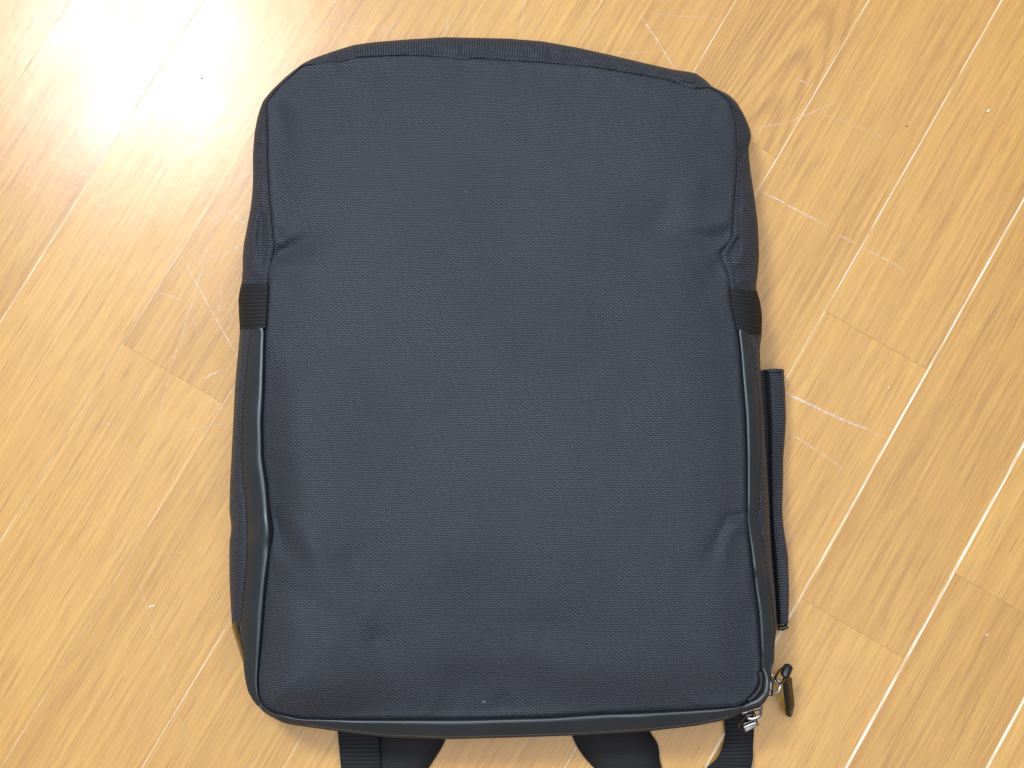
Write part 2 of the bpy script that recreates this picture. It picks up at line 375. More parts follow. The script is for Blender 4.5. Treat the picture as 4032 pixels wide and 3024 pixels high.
K1['E'] = [(1592, 712), (1597.7, 761.5), (1601.6, 823), (1608, 900), (1611, 980), (1611.6, 1042), (1611.6, 1082), (1612.6, 1122), (1616.5, 1161), (1623.5, 1221), (1627.4, 1260), (1635.4, 1320), (1639.3, 1371), (1641.7, 1409), (1644.6, 1448)]
K2['E'] = [(1617.5, 710), (1623.5, 732), (1629.4, 771.5), (1636.4, 823), (1643, 881), (1645, 970), (1643, 1042), (1640.5, 1092), (1642.3, 1122), (1649.3, 1171), (1659.2, 1241), (1667, 1290), (1672, 1330), (1675.5, 1358), (1672.4, 1389), (1671.5, 1429), (1664.5, 1455)]
K3['E'] = [(1645.5, 724), (1641.3, 752), (1642.5, 791), (1650, 900), (1656, 1000), (1662, 1100), (1666, 1200), (1674, 1280), (1678.4, 1355), (1673.4, 1389), (1672.4, 1429), (1664.8, 1456)]
K1['F'] = [(1644.6, 1448), (1641.7, 1477), (1630.7, 1500), (1614.9, 1518), (1595, 1526)]
K3['F'] = [(1664.8, 1456), (1663, 1500), (1647, 1524), (1622, 1535), (1601, 1540)]
K1['G'] = [(1595, 1526), (1545, 1529.2), (1439.5, 1534.6), (1305.6, 1539), (1194, 1547), (1015, 1551.5), (837, 1552.4), (749, 1552.9), (658, 1551.5), (643.7, 1550)]
K3['G'] = [(1601, 1540), (1585, 1548), (1565, 1556), (1506, 1567.5), (1408, 1579), (1238.6, 1589), (1104.7, 1593.5), (970.8, 1597), (836.9, 1592.6), (745, 1581.7), (677.6, 1572.5), (630, 1566)]
K1['H'] = [(643.7, 1550), (589.5, 1539), (572.6, 1527.5), (559, 1503.8), (557.3, 1470), (562.4, 1419)]
K3['H'] = [(630, 1566), (609.8, 1561), (572.6, 1541), (548.9, 1517), (535.3, 1493.6), (528.8, 1463), (526, 1436)]
K1['I'] = [(562.4, 1419), (569.2, 1351), (574.3, 1283.5), (579.3, 1232.7), (586.1, 1182), (588.8, 1148), (584.4, 1114), (578.8, 1042), (569.9, 987), (568.4, 910), (571.4, 851), (572.9, 791), (573.8, 708)]
K2['I'] = [(526.7, 1430), (525, 1393.5), (519.3, 1346), (520.7, 1325), (526.7, 1265), (531.2, 1221), (533.5, 1146.5), (531.2, 1087), (523.7, 1042), (520.2, 987), (522.3, 881), (528.2, 821), (535.7, 747), (543.1, 707)]
K3['I'] = [(526, 1436), (513, 1393), (501, 1358), (500.5, 1340), (498.4, 1310), (495.4, 1250), (495.4, 1176), (499.9, 1140), (495.4, 1102), (496.9, 1042), (500, 987), (503, 925), (507.4, 836), (511.9, 785), (516.3, 741), (518, 712)]
K1['J'] = [(573.8, 708), (577, 660), (578.8, 613)]
K3['J'] = [(518, 712), (516.3, 682), (514.8, 648), (517.5, 626), (521.8, 613)]
K1['K'] = [(578.8, 613), (582, 575), (590, 541), (594, 531), (589, 500), (581.7, 427), (577.3, 352.5), (577.3, 293), (576.4, 248), (574.3, 222)]
K3['K'] = [(521.8, 613), (524.2, 583), (524.2, 553), (527.2, 523.5), (533, 494), (541.6, 448), (545.4, 412), (546.6, 376), (546, 338), (549, 293), (555, 257), (563, 231), (568, 218)]
K1['L'] = [(574.3, 222), (599.6, 190.5), (629.4, 163), (653, 141)]
K3['L'] = [(568, 218), (587.7, 193.8), (617.5, 165.5), (653, 137.5)]
SEGS = 'ABCDEFGHIJKL'
cnt = {}; c1, c2, c3 = [], [], []; STEP = 3.6
for sname in SEGS:
    p = np.asarray(K1[sname], float); L = np.linalg.norm(np.diff(p, axis=0), axis=1).sum(); n = max(6, int(L/STEP)); cnt[sname] = n
    c1.append(resample(K1[sname], n+1)[:-1]); c3.append(resample(K3[sname], n+1)[:-1]); c2.append(resample(K2.get(sname, K3[sname]), n+1)[:-1])
start = {}; a = 0
for sname in SEGS: start[sname] = a; a += cnt[sname]
NS = a
c1 = gsmooth(np.vstack(c1), 1.6); c2 = np.vstack(c2); c3 = gsmooth(np.vstack(c3), 1.3)
sm2 = gsmooth(c2, 1.6); c2 = sm2
arc = np.r_[0, np.cumsum(np.linalg.norm(np.diff(c1, axis=0), axis=1))]
def seg_range(a, b, over=0):
    i0 = start[a]-over; i1 = start[b]+cnt[b]+over
    if i1 <= i0: i1 += NS
    return np.arange(i0, i1+1) % NS
# heights
def z_edge(y): return .040+.021*sstep(120, 950, y)-.012*sstep(1120, 1560, y)
def z_side(y): return .025+.004*sstep(200, 1200, y)
CREASE = [  # polyline, half width px, height mm (negative = valley)
 ([(588, 548), (640, 534), (705, 494)], 16, -5.0), ([(612, 512), (655, 498), (700, 462)], 13, 1.8), ([(600, 575), (660, 575), (720, 545)], 16, 1.6), ([(597, 522), (606, 524)], 7, 2.4), ([(598, 500), (603, 512)], 6, -2.0),
 ([(1582, 507), (1530, 520), (1465, 512), (1420, 500)], 12, -3.2), ([(1560, 540), (1500, 548), (1420, 570)], 16, 1.6), ([(1580, 470), (1520, 485), (1470, 480)], 13, 1.6), ([(1440, 455), (1400, 490), (1370, 530)], 18, -1.2), ([(1560, 575), (1530, 610), (1500, 660)], 16, -1.1), ([(1500, 400), (1480, 440)], 16, .9),
 ([(1608, 1113), (1575, 1116), (1557, 1148), (1546, 1180)], 7, -3.0), ([(1612, 1132), (1583, 1142), (1564, 1180), (1558, 1230)], 10, 2.2), ([(1545, 1180), (1530, 1210), (1490, 1250)], 12, -1.4), ([(1620, 1260), (1560, 1290), (1480, 1300)], 30, 1.3),
 ([(590, 1128), (622, 1175), (648, 1222), (650, 1262)], 17, -4.8), ([(622, 1130), (670, 1190), (690, 1240)], 16, 1.8), ([(590, 1190), (610, 1240), (660, 1290)], 14, 1.8), ([(600, 1245), (640, 1285), (710, 1330), (800, 1380)], 20, -1.6), ([(600, 1330), (680, 1400), (760, 1430)], 26, 1.2),
 ([(770, 1210), (850, 1260), (900, 1330)], 24, -1.1), ([(815, 1380), (860, 1400)], 16, -1.0),
 ([(1085, 1514), (1088, 1522)], 11, -1.3), ([(1000, 1480), (1150, 1490), (1300, 1470)], 36, -1.3), ([(1180, 1370), (1300, 1390), (1420, 1370)], 40, -1.5), ([(1150, 1400), (1240, 1440), (1400, 1450)], 30, 1.2),
 ([(736, 135), (744, 140)], 9, -2.2), ([(998, 131), (1002, 136)], 8, -1.2), ([(600, 235), (615, 300), (605, 350)], 12, -1.6), ([(640, 200), (690, 250)], 26, .8),
 ([(1575, 260), (1560, 330), (1572, 420)], 20, .9), ([(1540, 230), (1500, 300)], 24, -.8), ([(1350, 175), (1430, 195), (1500, 215)], 10, 1.2), ([(600, 760), (625, 850), (630, 960), (640, 1060)], 18, .8)]
GCREASE = [([(566, 470), (561, 520), (566, 560), (584, 582)], 6, -3.2), ([(548, 500), (545, 560), (560, 590)], 8, 1.6), ([(1592, 520), (1588, 538), (1570, 560)], 6, -3.5), ([(1605, 540), (1598, 575)], 9, 1.6), ([(1616, 500), (1606, 560), (1604, 600)], 8, -1.4),
 ([(1618, 322), (1600, 330)], 8, -2.0), ([(735, 131), (746, 127)], 9, -3.0), ([(680, 135), (700, 130)], 5, -1.5), ([(1490, 178), (1505, 180)], 7, 1.6), ([(1480, 183), (1500, 190)], 5, -2.0), ([(1000, 122), (960, 108), (900, 108)], 8, -1.2), ([(1180, 118), (1240, 130), (1280, 128)], 9, -1.0), ([(1510, 160), (1526, 178)], 5, -1.2), ([(550, 300), (562, 350)], 6, -1.0)]
def crease(x, y, lst):
    z = np.zeros_like(x)
    for pts, w, h in lst:
        p = np.asarray(pts, float); best = np.full(x.shape, 1e9); tt = np.zeros_like(x); Ls = np.linalg.norm(np.diff(p, axis=0), axis=1); tot = Ls.sum(); acc = 0
        for i in range(len(p)-1):
            d = p[i+1]-p[i]; t = np.clip(((x-p[i, 0])*d[0]+(y-p[i, 1])*d[1])/(d@d), 0, 1)
            dd = (x-p[i, 0]-t*d[0])**2+(y-p[i, 1]-t*d[1])**2
            mk = dd < best; best = np.where(mk, dd, best); tt = np.where(mk, (acc+t*Ls[i])/tot, tt); acc += Ls[i]
        k = 1-.75*tt if tot > 30 else 1.0
        z += (1.32 if w < 16 else 2.0)*h*1e-3*k*np.exp(-best/(2*(w*(1+.5*tt))**2))
    return z

# ---- front panel
NT = 150
med = np.stack([np.full(NS, 1090.0), np.clip(c1[:, 1], 560, 1130)], -1)
tt = np.linspace(0, 1, NT)**2.2
X = c1[None, :, 0]*(1-tt[:, None])+med[None, :, 0]*tt[:, None]; Y = c1[None, :, 1]*(1-tt[:, None])+med[None, :, 1]*tt[:, None]
Dd = tt[:, None]*np.linalg.norm(med-c1, axis=1)[None]
# distance to the nearest piece of outline, rather than along the ring spokes
sub = c1
dm = np.full(X.shape, 1e9)
for q in sub: np.minimum(dm, (X-q[0])**2+(Y-q[1])**2, out=dm)
Dd = np.sqrt(dm)
leftlow = sstep(700, 900, Y)*sstep(900, 640, X)
lam = 70-26*leftlow
h1 = .010+.009*leftlow+.002*sstep(500, 1500, Y)
def edge_roll(d): return -(.0010+.0024*sstep(170, 300, Y))*np.exp(-(d/3.5)**1.3)
Z = z_edge(Y)+h1*(1-np.exp(-(Dd/lam)**1.6))+.007*(1-np.exp(-(Dd/330)**2))+edge_roll(Dd)
fade = 1-np.exp(-(Dd/10)**2)
Z += crease(X, Y, CREASE)*(.35+.65*fade)
Z += (.0013*vnoise(X/210+3, Y/230+8)+.0006*vnoise(X/83+31, Y/74+2))*fade+.00013*vnoise(X/23, Y/27)*fade
Z += .0012*np.exp(-Dd/28)*vnoise(arc[None, :]/26+0*X, X*0+3.3)*fade
V = P(X, Y, Z)
V = V.reshape(-1, 3); F = grid_faces(NT, NS, closed=True)
P0 = V.copy(); UVp = V[:, :2].copy()
new_obj('front_panel', mesh('front_panel', V, F, UVp), FAB, pack)

# ---- band between two outlines
def band(name, idx, ci, co, zfun, mat, nu=26, parent=pack, us=None, creases=None, noise=0.0, under=None, lat=None):
    us = np.linspace(0, 1, nu) if us is None else us
    A = ci[idx]; B = co[idx]; vs = []; uvs = []; n = len(idx)
    s = np.r_[0, np.cumsum(np.linalg.norm(np.diff((A+B)/2, axis=0), axis=1))]
    for u in us:
        q = A*(1-u)+B*u
        z = zfun(u, q[:, 0], q[:, 1], s, A, B)
        if creases is not None: z = z+crease(q[:, 0], q[:, 1], creases)*math.sin(math.pi*min(max(u, 0), 1))**.5
        if noise: z = z+noise*vnoise(s/19+7, s*0+u*2.2)*math.sin(math.pi*min(max(u, 0), 1))
        vs.append(P(q[:, 0], q[:, 1], z))
    if under is not None:
        for frac, z in under:
            cen = np.array([1090, 830.0]); d = cen-B; d /= np.linalg.norm(d, axis=1)[:, None]
            q = B+d*frac; vs.append(P(q[:, 0], q[:, 1], np.full(n, z)))
    vs = np.array(vs); m = len(vs)
    across = np.concatenate([np.zeros((1, n)), np.cumsum(np.linalg.norm(np.diff(vs, axis=0), axis=2), axis=0)])
    al = np.r_[0, np.cumsum(np.linalg.norm(np.diff(vs[len(vs)//3], axis=0), axis=1))]
    uv = np.stack([across, np.broadcast_to(al, across.shape)], -1).reshape(-1, 2)
    me = mesh(name, vs.reshape(-1, 3), grid_faces(m, n, flip=True), uv)
    return new_obj(name, me, mat, parent), vs
UNDER = [(3, .011), (10, .004), (40, .0015)]
def zc1(A): return z_edge(A[:, 1])
def z_gusset(u, x, y, s, A, B):
    za = zc1(A)-.0006-.0022*sstep(170, 300, A[:, 1]); zb = z_side(B[:, 1])
    if u < 0: return za-.004
    th = math.asin(min(u, 1)); return zb+(za-zb)*math.cos(th)**.75+.0012*math.exp(-((u-.12)/.08)**2)
us_g = np.r_[-.06, np.sin(np.linspace(0, math.pi/2, 34))]
# upper gusset: left side, top and right side in one strip
idx_up = seg_range('K', 'C', 3)
band('side_gusset', idx_up, c1, c3, z_gusset, FAB_SIDE, us=us_g, creases=GCREASE, noise=.0016, under=UNDER)
# coated vinyl trim running round the lower half
def z_vinyl(u, x, y, s, A, B):
    za = zc1(A); zb = RIM_OF(A, B)
    if u < 0: return za-.009
    wob = .0006*vnoise(s/60, s*0+1.7)
    lip = za-.0030+.0030*sstep(0, .13, np.array(u))+.0008*math.sin(math.pi*min(u/.5, 1))
    q = max(0.0, (u-.12)/.88)
    return lip-(za-zb)*q**2.0+wob*math.sin(math.pi*u)
def RIM_OF(A, B):
    w = np.linalg.norm(B-A, axis=1); return np.maximum(z_side(B[:, 1])+.002, zc1(A)-.00016*w)
idx_v = seg_range('E', 'I')
us_v = np.r_[-.05, np.linspace(0, 1, 30)]
band('vinyl_trim', idx_v, c1, c2, z_vinyl, VINYL, us=us_v, under=None, creases=[([(584, 1135), (560, 1150), (535, 1150)], 16, 1.4), ([(586, 1180), (570, 1215)], 9, -1.3), ([(1618, 1225), (1640, 1232), (1650, 1240)], 9, 2.2), ([(1614, 1120), (1640, 1130)], 16, -1.0), ([(575, 1534), (600, 1552)], 6, 1.8), ([(566, 1520), (575, 1545)], 5, -1.5), ([(1640, 1420), (1660, 1440)], 8, -1.2)])
# lower side panels of ribbed fabric, outside the vinyl
def z_low(u, x, y, s, A, B):
    w = np.linalg.norm(A-B, axis=1)
    zc = np.maximum(z_side(A[:, 1])+.002, zc1_of(A)-.016); zb = .013
    return zb+(zc+.0008-zb)*math.cos(math.asin(min(max(u, 0), 1)))**.8+.0012*math.sin(math.pi*u)
def zc1_of(A): return z_edge(A[:, 1])
# actual height of the vinyl's outer rim, so that the panel starts there
def vin_rim(): return RIM_OF(c1, c2)
RIM = vin_rim()
def low_side(name, idx, mat):
    rim = RIM[idx]
    def zf(u, x, y, s, A, B):
        zb = .025
        if u < 0: return rim-.003
        return zb+(rim-.0006-zb)*np.cos(math.asin(min(u, 1)))**.8
    return band(name, idx, c2, c3, zf, mat, us=np.r_[-.04, np.sin(np.linspace(0, math.pi/2, 18))], under=[(3, .007), (12, .003), (40, .0015)], noise=.0012)
iE = seg_range('E', 'E'); iI = seg_range('I', 'I')
yE = c1[iE, 1]; yI = c1[iI, 1]
low_side('lower_side_panel', np.r_[iE, seg_range('F', 'H')], FAB_SIDE)
kI = iI[c3[iI, 1] < 1350]
low_side('lower_side_panel', kI, FAB_SIDE)
kP = iI[(c3[iI, 1] >= 1346)]
low_side('corner_patch', kP, VINYL_GLOSS)
# webbing tabs wrapped over the sides
def tab(idx, out):
    def zf(u, x, y, s, A, B):
        za = zc1(A)-.0015; zb = z_side(B[:, 1])
        if u < 0: return za-.004
        return zb+(za-zb)*math.cos(math.asin(min(u, 1)))**.75+.0024+.0003*np.sin(s*1.3)
    A = c1.copy(); B = c3.copy()
    o, vs = band('webbing_tab', idx, A, B, zf, WEB, us=np.r_[-.05, np.sin(np.linspace(0, math.pi/2, 24))], under=[(2, .012), (8, .006), (16, .002)])
    me = o.data; n0 = len(me.vertices)
    # turned-down end edges give the tape its thickness
    m, n = vs.shape[0], vs.shape[1]
    V = vs.reshape(-1, 3).tolist(); F = grid_faces(m, n, flip=True); uv = [list(q.uv) for q in []]
    lay = np.zeros((len(me.loops), 2)); me.uv_layers[0].data.foreach_get('uv', lay.ravel()); 
    li = np.empty(len(me.loops), int); me.loops.foreach_get('vertex_index', li); U = np.zeros((n0, 2)); l2 = np.zeros(len(me.loops)*2); me.uv_layers[0].data.foreach_get('uv', l2); U[li] = l2.reshape(-1, 2)
    U = U.tolist()
    for j, fl_ in ((0, False), (n-1, True)):
        o0 = len(V)
        for i in range(m): V.append((vs[i, j]-np.array([0, 0, .0035])).tolist()); U.append(U[i*n+j])
        for i in range(m-1):
            q = (i*n+j, (i+1)*n+j, o0+i+1, o0+i); F.append(q if fl_ else q[::-1])
    o.data = mesh('webbing_tab', V, F, U); o.data.materials.append(WEB)
    return o
tab(seg_range('D', 'D'), 0); tab(seg_range('J', 'J'), 0)
# underside
nb = 60
bk = c3[::max(1, NS//400)]
cen = np.array([1090, 830.0]); rows = []
for fr in (0, .1, .5, .98):
    d = cen-bk; q = bk+d/np.linalg.norm(d, axis=1)[:, None]*8; q = q+(cen-q)*fr; rows.append(P(q[:, 0], q[:, 1], np.full(len(q), .006 if fr == 0 else .0022)))
rows = np.array(rows)
new_obj('back_panel', mesh('back_panel', rows.reshape(-1, 3), grid_faces(len(rows), len(bk), closed=True), rows.reshape(-1, 3)[:, :2]), FAB_DARK, pack)

# ---- stitching: dashes along an outline
def stitches(name, curve, zf, mat, parent=pack, pitch=6.0, dash=4.0, r=.00022):
    L = np.linalg.norm(np.diff(curve, axis=0), axis=1).sum(); n = int(L/pitch); q = resample(curve, n*2+1)
    d = Mesher()
    for i in range(n):
        a, b = q[2*i], q[2*i+1]
        z0, z1 = zf(a), zf(b)
        p = np.array([P(a[0], a[1], z0), P((a[0]+b[0])/2, (a[1]+b[1])/2, (z0+z1)/2+.0002), P(b[0], b[1], z1)])
        v, f = tube(p, r, 5); d.add(v, f)
    return d.obj(name, mat, parent, kind='stuff')
def rim_curve(idx, inset):
    A = c1[idx]; B = c2[idx]; w = np.linalg.norm(B-A, axis=1)[:, None]; return B+(A-B)/w*inset
def stitch_vinyl(idx, inset, pitch, mat):
    cur = rim_curve(idx, inset); ss = np.r_[0, np.cumsum(np.linalg.norm(np.diff(cur, axis=0), axis=1))]
    A = c1[idx]; B = c2[idx]; w = np.linalg.norm(B-A, axis=1); u = 1-inset/w
    za = zc1(A); qq = np.clip((u-.12)/.88, 0, .9999)
    z = za-(za-RIM[idx])*qq**2.0+.0003
    n = int(ss[-1]/pitch); d = Mesher()
    for i in range(n):
        p = []
        for k in (0, .3, .6):
            t = (i+k)*pitch; p.append(P(np.interp(t, ss, cur[:, 0]), np.interp(t, ss, cur[:, 1]), np.interp(t, ss, z)))
        v, f = tube(np.array(p), .00024, 5); d.add(v, f)
    d.obj('stitching', mat, pack, kind='stuff')
stitch_vinyl(iE[3:-14], 1.6, 5.0, THREAD)
stitch_vinyl(kI[:-3], 1.6, 5.0, THREAD)
iG = seg_range('G', 'G')
stitch_vinyl(iG[8:-8], 5.0, 6.0, THREAD_L)
# thin seam cord where the front panel meets gusset (left and right, upper)
def seam_tube(name, idx, off, rad, mat, dz=-.0022):
    A = c1[idx]; B = c3[idx]; w = np.linalg.norm(B-A, axis=1)[:, None]
    q = A+(B-A)/np.maximum(w, 1)*off
    v, f = tube(P(q[:, 0], q[:, 1], zc1(A)+dz), rad, 6); d = Mesher(); d.add(v, f); return d.obj(name, mat, pack)
iK = seg_range('K', 'K'); iC = seg_range('C', 'C')
seam_tube('seam_cord', iK[30:-4], 2.0, .0005, THREAD)
seam_tube('seam_cord', iC[4:75], 2.0, .0005, THREAD)

# ---- side pocket with a stiff upper rim
PI_ = [(1638, 801), (1643, 900), (1649, 1000), (1653, 1100), (1657, 1200), (1664, 1280), (1673, 1354)]
PO_ = [(1693, 798), (1696.5, 851), (1698, 910), (1695, 955), (1692, 987), (1691.9, 1042), (1689.5, 1102), (1692.9, 1141), (1702.5, 1201), (1704.8, 1280), (1703, 1351)]
npk = 110; pi = gsmooth(resample(PI_, npk), 2, False); po = gsmooth(resample(PO_, npk), 1.6, False)
prof_u = np.linspace(0, 1, 28)
def zpock(u, k):
    return .016-.0025*math.sin(math.pi*min(u/.42, 1))+.007*sstep(.24, .48, np.array(u))-.0015*max(0, (u-.5)/.5)-.011*max(0, (u-.88)/.12)**2.2+.0010*np.sin(k*5+u*3)
vs = []
for u in prof_u:
    q = pi*(1-u)+po*u; k = np.linspace(0, 1, npk)
    top = 2.5*math.sin(math.pi*u)*np.exp(-k/.02); q = q.copy(); q[:, 1] -= top
    vs.append(P(q[:, 0], q[:, 1], zpock(u, k)+.0006*vnoise(k*14, k*0+u*3)))
for fr, z in ((3, .0035), (14, .0012)): vs.append(P(po[:, 0]-fr, po[:, 1], np.full(npk, z)))
vs = np.array(vs); m, n = vs.shape[:2]
ac = np.concatenate([np.zeros((1, n)), np.cumsum(np.linalg.norm(np.diff(vs, axis=0), axis=2), axis=0)]); al = np.r_[0, np.cumsum(np.linalg.norm(np.diff(vs[10], axis=0), axis=1))]
uv = np.stack([ac, np.broadcast_to(al, ac.shape)], -1).reshape(-1, 2).tolist()
V = vs.reshape(-1, 3).tolist(); F = grid_faces(m, n, flip=True)
for j, flp in ((0, False), (n-1, True)):
    o0 = len(V)
    for i in range(m): V.append([vs[i, j, 0], vs[i, j, 1]+(-.002 if j == 0 else .004), max(.0008, vs[i, j, 2]-.012)]); uv.append(uv[i*n+j])
    for i in range(m-1):
        q = (i*n+j, (i+1)*n+j, o0+i+1, o0+i); F.append(q if flp else q[::-1])
pk = new_obj('side_pocket', mesh('side_pocket', V, F, uv), FAB_SIDE, pack)
d = Mesher(); hp = vs[1:27, 0].copy(); hp[:, 2] += .0003; v, f = tube(resample(hp, 20), .0011, 8, flat=.8); d.add(v, f); d.obj('hem', FAB_SIDE, pk)
d = Mesher()
v, f = tube(P(*resample([(1680, 1356), (1690, 1357), (1701, 1352)], 8).T, np.full(8, .009)), .0016, 8); d.add(v, f); d.obj('hem', VINYL_GLOSS, pk)

# ---- straps on the floor below the bag
def strap(name, le, re, z0, z1, mat, n=70, m=22, crown=.003, uvflip=False):
    a = spline(le, n); b = spline(re, n); vs = []
    ks = np.linspace(0, 1, n)
    prof = np.linspace(-1, 1, m)
    for p_ in prof:
        u = (p_+1)/2; q = a*(1-u)+b*u
        z = (z0+(z1-z0)*ks)+crown*(1-abs(p_)**4)+.0005*vnoise(ks*9, ks*0+u*3)
        vs.append(P(q[:, 0], q[:, 1], z))
    for p_ in (1, -1):
        u = (p_+1)/2; q = a*(1-u)+b*u; vs.append(P(q[:, 0], q[:, 1], np.maximum(.0004, (z0+(z1-z0)*ks)-.0025)))
    vs.append(vs[0])
    vs = np.array(vs); mm, nn = vs.shape[:2]
    ac = np.concatenate([np.zeros((1, nn)), np.cumsum(np.linalg.norm(np.diff(vs, axis=0), axis=2), axis=0)]); al = np.r_[0, np.cumsum(np.linalg.norm(np.diff(vs[5], axis=0), axis=1))]
    uv = np.stack([ac, np.broadcast_to(al, ac.shape)], -1).reshape(-1, 2)
    return new_obj(name, mesh(name, vs.reshape(-1, 3), grid_faces(mm, nn, flip=True), uv), mat, pack)
strap('webbing_strap', [(727, 1540), (729.7, 1584), (736.4, 1659), (744, 1760), (748, 1850)], [(815, 1540), (819, 1595), (823.5, 1659), (830, 1760), (834, 1850)], .0085, .0055, WEB, crown=.0012)
strap('shoulder_strap', [(800, 1530), (806, 1595), (808, 1659), (780, 1760), (720, 1850)], [(975, 1540), (961.9, 1599), (926, 1659), (860, 1750), (800, 1850)], .0032, .0032, FAB_DARK, crown=.0045)
strap('shoulder_strap', [(1225, 1540), (1236, 1590), (1256, 1628), (1283, 1659), (1350, 1730), (1430, 1850)], [(1395, 1540), (1404, 1579), (1421.6, 1610), (1430, 1659), (1470, 1750), (1530, 1850)], .0035, .0035, FAB_DARK, crown=.0050)
strap('webbing_strap', [(1562, 1530), (1564, 1558), (1566, 1584), (1562, 1608), (1549, 1637), (1527, 1659), (1480, 1720), (1430, 1850)], [(1630, 1530), (1629, 1574), (1627, 1608), (1622.8, 1659), (1590, 1750), (1530, 1850)], .0045, .0062, WEB, crown=.0014)

# ---- zipper corner: bead of vinyl piping and two sliders
r7 = lambda x, y: (1426.4+.1984*x, 1329.8+.1984*y)
q = spline([r7(1112, 560), r7(1150, 640), r7(1162, 740), r7(1142, 840), r7(1070, 925), r7(980, 965), r7(880, 1005)], 40)
zz = .0545+.0012*np.sin(np.linspace(0, math.pi, 40)); k = np.sin(np.linspace(.08, math.pi-.08, 40))**.5
wob = 1+.14*vnoise(np.linspace(0, 9, 40), np.zeros(40)+.4)
d = Mesher(); v, f = tube(P(q[:, 0], q[:, 1], zz), .0020*k*wob, 12); d.add(v, f); d.obj('piping', VINYL, pack)
q = spline([r7(1085, 610), r7(1100, 740), r7(1045, 850), r7(960, 930)], 30)
d = Mesher(); v, f = tube(P(q[:, 0], q[:, 1], np.full(30, .0515)), .0016, 8); d.add(v, f); d.obj('zipper_tape', THREAD, pack)
Z1 = lambda x, y: ((x/5.53+3000)/1.8228, (y/5.53+2600)/1.8228)
Z2 = lambda x, y: ((x/10.055+2820)/1.8228, (y/10.055+2760)/1.8228)
def path(fn, pts, z, n=24, smooth=True):
    q = np.array([fn(*p[:2]) for p in pts]); z = np.array([z]*len(pts) if np.isscalar(z) else z, float)
    a = np.column_stack([q, z]); a = spline(a, n) if smooth else resample(a, n)
    return P(a[:, 0], a[:, 1], a[:, 2])
def tobj(name, parts, mat, parent):
    d = Mesher()
    for pth, r, flat in parts: v, f = tube(pth, r, 12, flat=flat); d.add(v, f)
    return d.obj(name, mat, parent)
s1 = tobj('zipper_slider', [(path(Z1, [(192, 452), (190, 600), (182, 770)], .041, 10), .0017, .7), (path(Z1, [(176, 640), (172, 770)], .043, 6), .0011, .8)], GUN, pack)
tobj('bail', [(path(Z1, [(226, 300), (222, 350), (214, 440)], [.0425, .0425, .041], 12), .00098, .75), (path(Z1, [(195, 715), (285, 722), (350, 690), (387, 630), (402, 550), (395, 480), (330, 450), (230, 450)], [.040, .0395, .039, .0385, .038, .0375, .0375, .039], 40), .00072, .5)], STEEL, s1)
tobj('ring', [(path(Z1, [(490, 130), (400, 210), (320, 320), (288, 430), (315, 495), (400, 500), (455, 465), (485, 395)], [.030, .034, .038, .0405, .041, .0405, .038, .034], 40), .00075, 1)], GUN, s1)
tab1 = Mesher()
# leather tongue folded over the ring: barrel, then a strip standing on its edge
bar = path(Z1, [(590, 110), (545, 215), (500, 330), (470, 370)], [.0285, .030, .031, .031], 14)
v, f = tube(bar, np.r_[.0021, .0027, np.full(10, .0030), .0026, .0020], 14, flat=.9); tab1.add(v, f)
nl = 30
Lr = resample(np.array([Z1(*p) for p in [(442, 400), (455, 560), (470, 700), (500, 960), (530, 1205)]]), nl)
Mr = resample(np.array([Z1(*p) for p in [(545, 400), (562, 560), (585, 760), (610, 980), (622, 1245)]]), nl)
Rr = resample(np.array([Z1(*p) for p in [(655, 370), (662, 500), (690, 760), (714, 980), (650, 1235)]]), nl)
kz = np.linspace(0, 1, nl)
top = .031-.020*kz; rows = [P(Lr[:, 0], Lr[:, 1], top-.0085), P(Lr[:, 0], Lr[:, 1], top-.0012), P(Lr[:, 0]*.7+Mr[:, 0]*.3, Lr[:, 1]*.7+Mr[:, 1]*.3, top), P(Mr[:, 0]*.85+Lr[:, 0]*.15, Mr[:, 1]*.85+Lr[:, 1]*.15, top-.0001), P(Mr[:, 0], Mr[:, 1], top-.0009), P(Rr[:, 0], Rr[:, 1], top-.0062), P(Rr[:, 0], Rr[:, 1], top-.0075)]
rows = np.array(rows); V = rows.reshape(-1, 3); F = grid_faces(len(rows), nl, flip=True)
F.append(tuple(i*nl+nl-1 for i in range(len(rows)))); F.append(tuple(i*nl for i in range(len(rows)))[::-1]); tab1.add(V, F)
pt = tab1.obj('pull_tab', LEATHER, s1)
d = Mesher()
for x, y in [(606, 455), (590, 545), (592, 625), (602, 710), (613, 805), (625, 885), (632, 975), (636, 1055)]:
    kq = (y-400)/845; q = path(Z1, [(x-2, y-14), (x+2, y+14)], .031-.020*kq-.0016, 3, False); v, f = tube(q, .00035, 6); d.add(v, f)
d.obj('stitching', THREAD, s1, kind='stuff')
# second slider, its clip hanging over the edge
s2 = tobj('zipper_slider', [(path(Z2, [(1230, 410), (1500, 340), (1830, 255)], .042, 12), .0012, .8), (path(Z2, [(1400, 330), (1450, 330)], .0432, 4), .0007, 1), (path(Z2, [(1740, 205), (1800, 180)], .0438, 4), .0006, 1)], GUN, pack)
tobj('bail', [(path(Z2, [(1035, 490), (1140, 455), (1250, 415)], [.041, .0415, .042], 10), .0010, .75), (path(Z2, [(1735, 330), (1772, 430), (1745, 550), (1640, 640), (1450, 708), (1320, 695), (1240, 660)], [.042, .041, .040, .0395, .039, .039, .0385], 40), .0010, .5)], STEEL, s2)
tobj('ring', [(path(Z2, [(1560, 535), (1450, 545), (1330, 555), (1200, 605), (1040, 750), (930, 890), (905, 990), (960, 1075), (1090, 1190)], [.037, .040, .0405, .0405, .039, .037, .035, .034, .033], 44), .00062, .9)], GUN, s2)
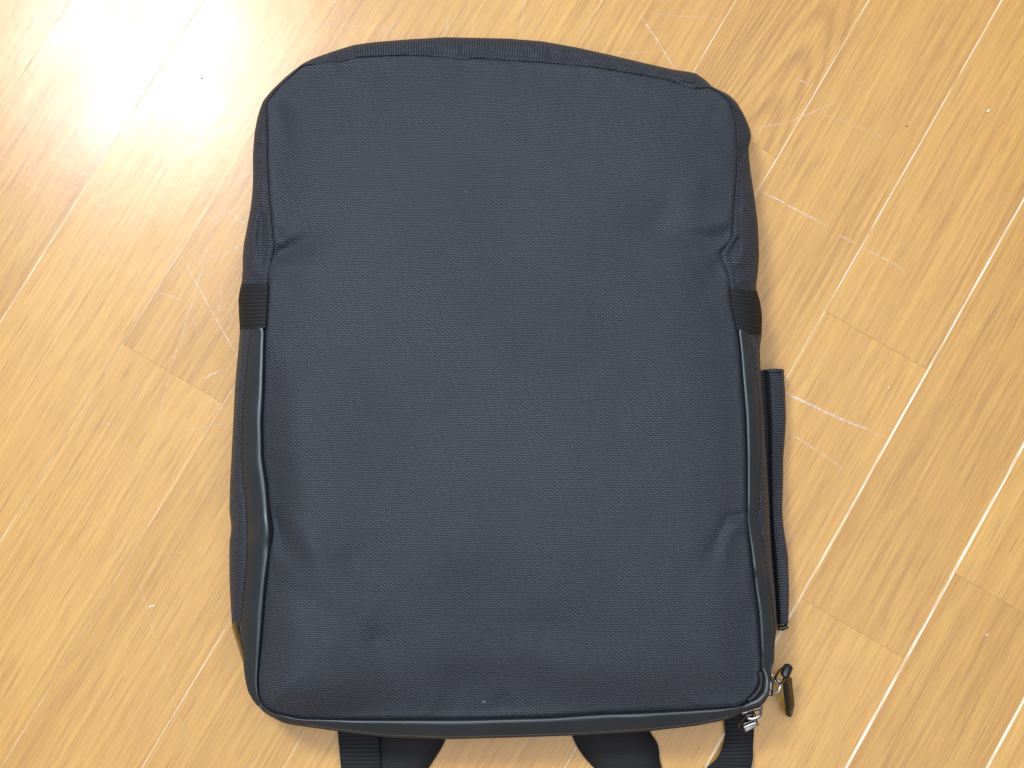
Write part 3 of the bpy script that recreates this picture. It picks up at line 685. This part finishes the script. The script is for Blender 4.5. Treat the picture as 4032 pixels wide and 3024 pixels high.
c_ = tobj('pull_tab', [(path(Z2, [(1085, 1055), (1340, 940), (1600, 830)], .0345, 10), .00105, 1), (path(Z2, [(1135, 1185), (1400, 1045), (1675, 895)], .0325, 10), .00100, 1), (path(Z2, [(1110, 1120), (1370, 995), (1640, 865)], .0335, 10), .0010, 1)], STEEL, s2)
tobj('clip_plate', [(path(Z2, [(1060, 960), (1330, 850), (1620, 770)], .030, 10), .0018, .5)], GUN, s2)

# ---- specks lying on the floor
def speck(x, y, pts, r, mat, label, cat):
    w = P(x, y, 0.0); p = np.array(pts)*1e-3; p = np.column_stack([p, np.full(len(p), r*1e-3)])
    p = spline(p, 10); rr = r*1e-3*np.sin(np.linspace(.35, math.pi-.35, 10)); v, f = tube(p, rr, 8)
    o = new_obj('lint_speck' if cat == 'lint' else 'crumb', mesh('speck', v, f), mat); o.location = w
    o['label'] = label; o['category'] = cat
rk = lambda x, y, ox, oy, s: (ox+x*s, oy+y*s)
speck(*rk(972, 634, 0, 1097.2, .3388), [(-2.0, -.9), (-1.2, .5), (.4, .9), (2.1, 1.2)], .5, LINT, 'small curled white thread of lint on the floor left of the backpack', 'lint')
speck(2134, 240, [(-1.2, -.9), (0, 0), (1.0, .9)], .7, LINT, 'white lint speck nearest the upper right corner of the floor', 'lint')
speck(*rk(1225, 1155, 1553.7, 493.7, .2976), [(0, -.9), (.1, 0), (.3, .9)], .5, LINT, 'white lint speck between two seams beside the side pocket top', 'lint')
speck(*rk(1943, 692, 1553.7, 1165.2, .2976), [(-.8, -.7), (0, 0), (.8, .8)], .5, LINT, 'white lint speck on the floor at lower right between pale seams', 'lint')
speck(*rk(1361, 916, 1553.7, 0, .2976), [(-.4, -.7), (0, 0), (.4, .7)], .35, CRUMB, 'tiny dark crumb on the floor right of the backpack top', 'crumb')
speck(*rk(1465, 568, 0, 0, .2976), [(-.5, -.3), (0, 0), (.5, .3)], .45, CRUMB, 'tiny grey crumb inside the bright glare at upper left', 'crumb')

for x, y, lab in [(1043, 1516, 'pale lint fleck on the backpack front just above its bottom trim'), (1008, 412, 'pale lint fleck on the upper middle of the backpack front')]:
    i = int(np.argmin((X.ravel()-x)**2+(Y.ravel()-y)**2)); w = P0[i]
    d = Mesher()
    for q in range(5 if y > 1000 else 2):
        o_ = np.array([rnd.uniform(-1.3, 1.3), rnd.uniform(-.5, .5), .25])*1e-3; a = rnd.uniform(0, 3.1); e = np.array([math.cos(a), math.sin(a), 0])*2.6e-4
        v, f = tube(np.array([o_-e, o_, o_+e]), np.array([.5e-4, .95e-4, .5e-4]), 6); d.add(v, f)
    o = d.obj('lint_speck', LINT); o.location = w; o['label'] = lab; o['category'] = 'lint'
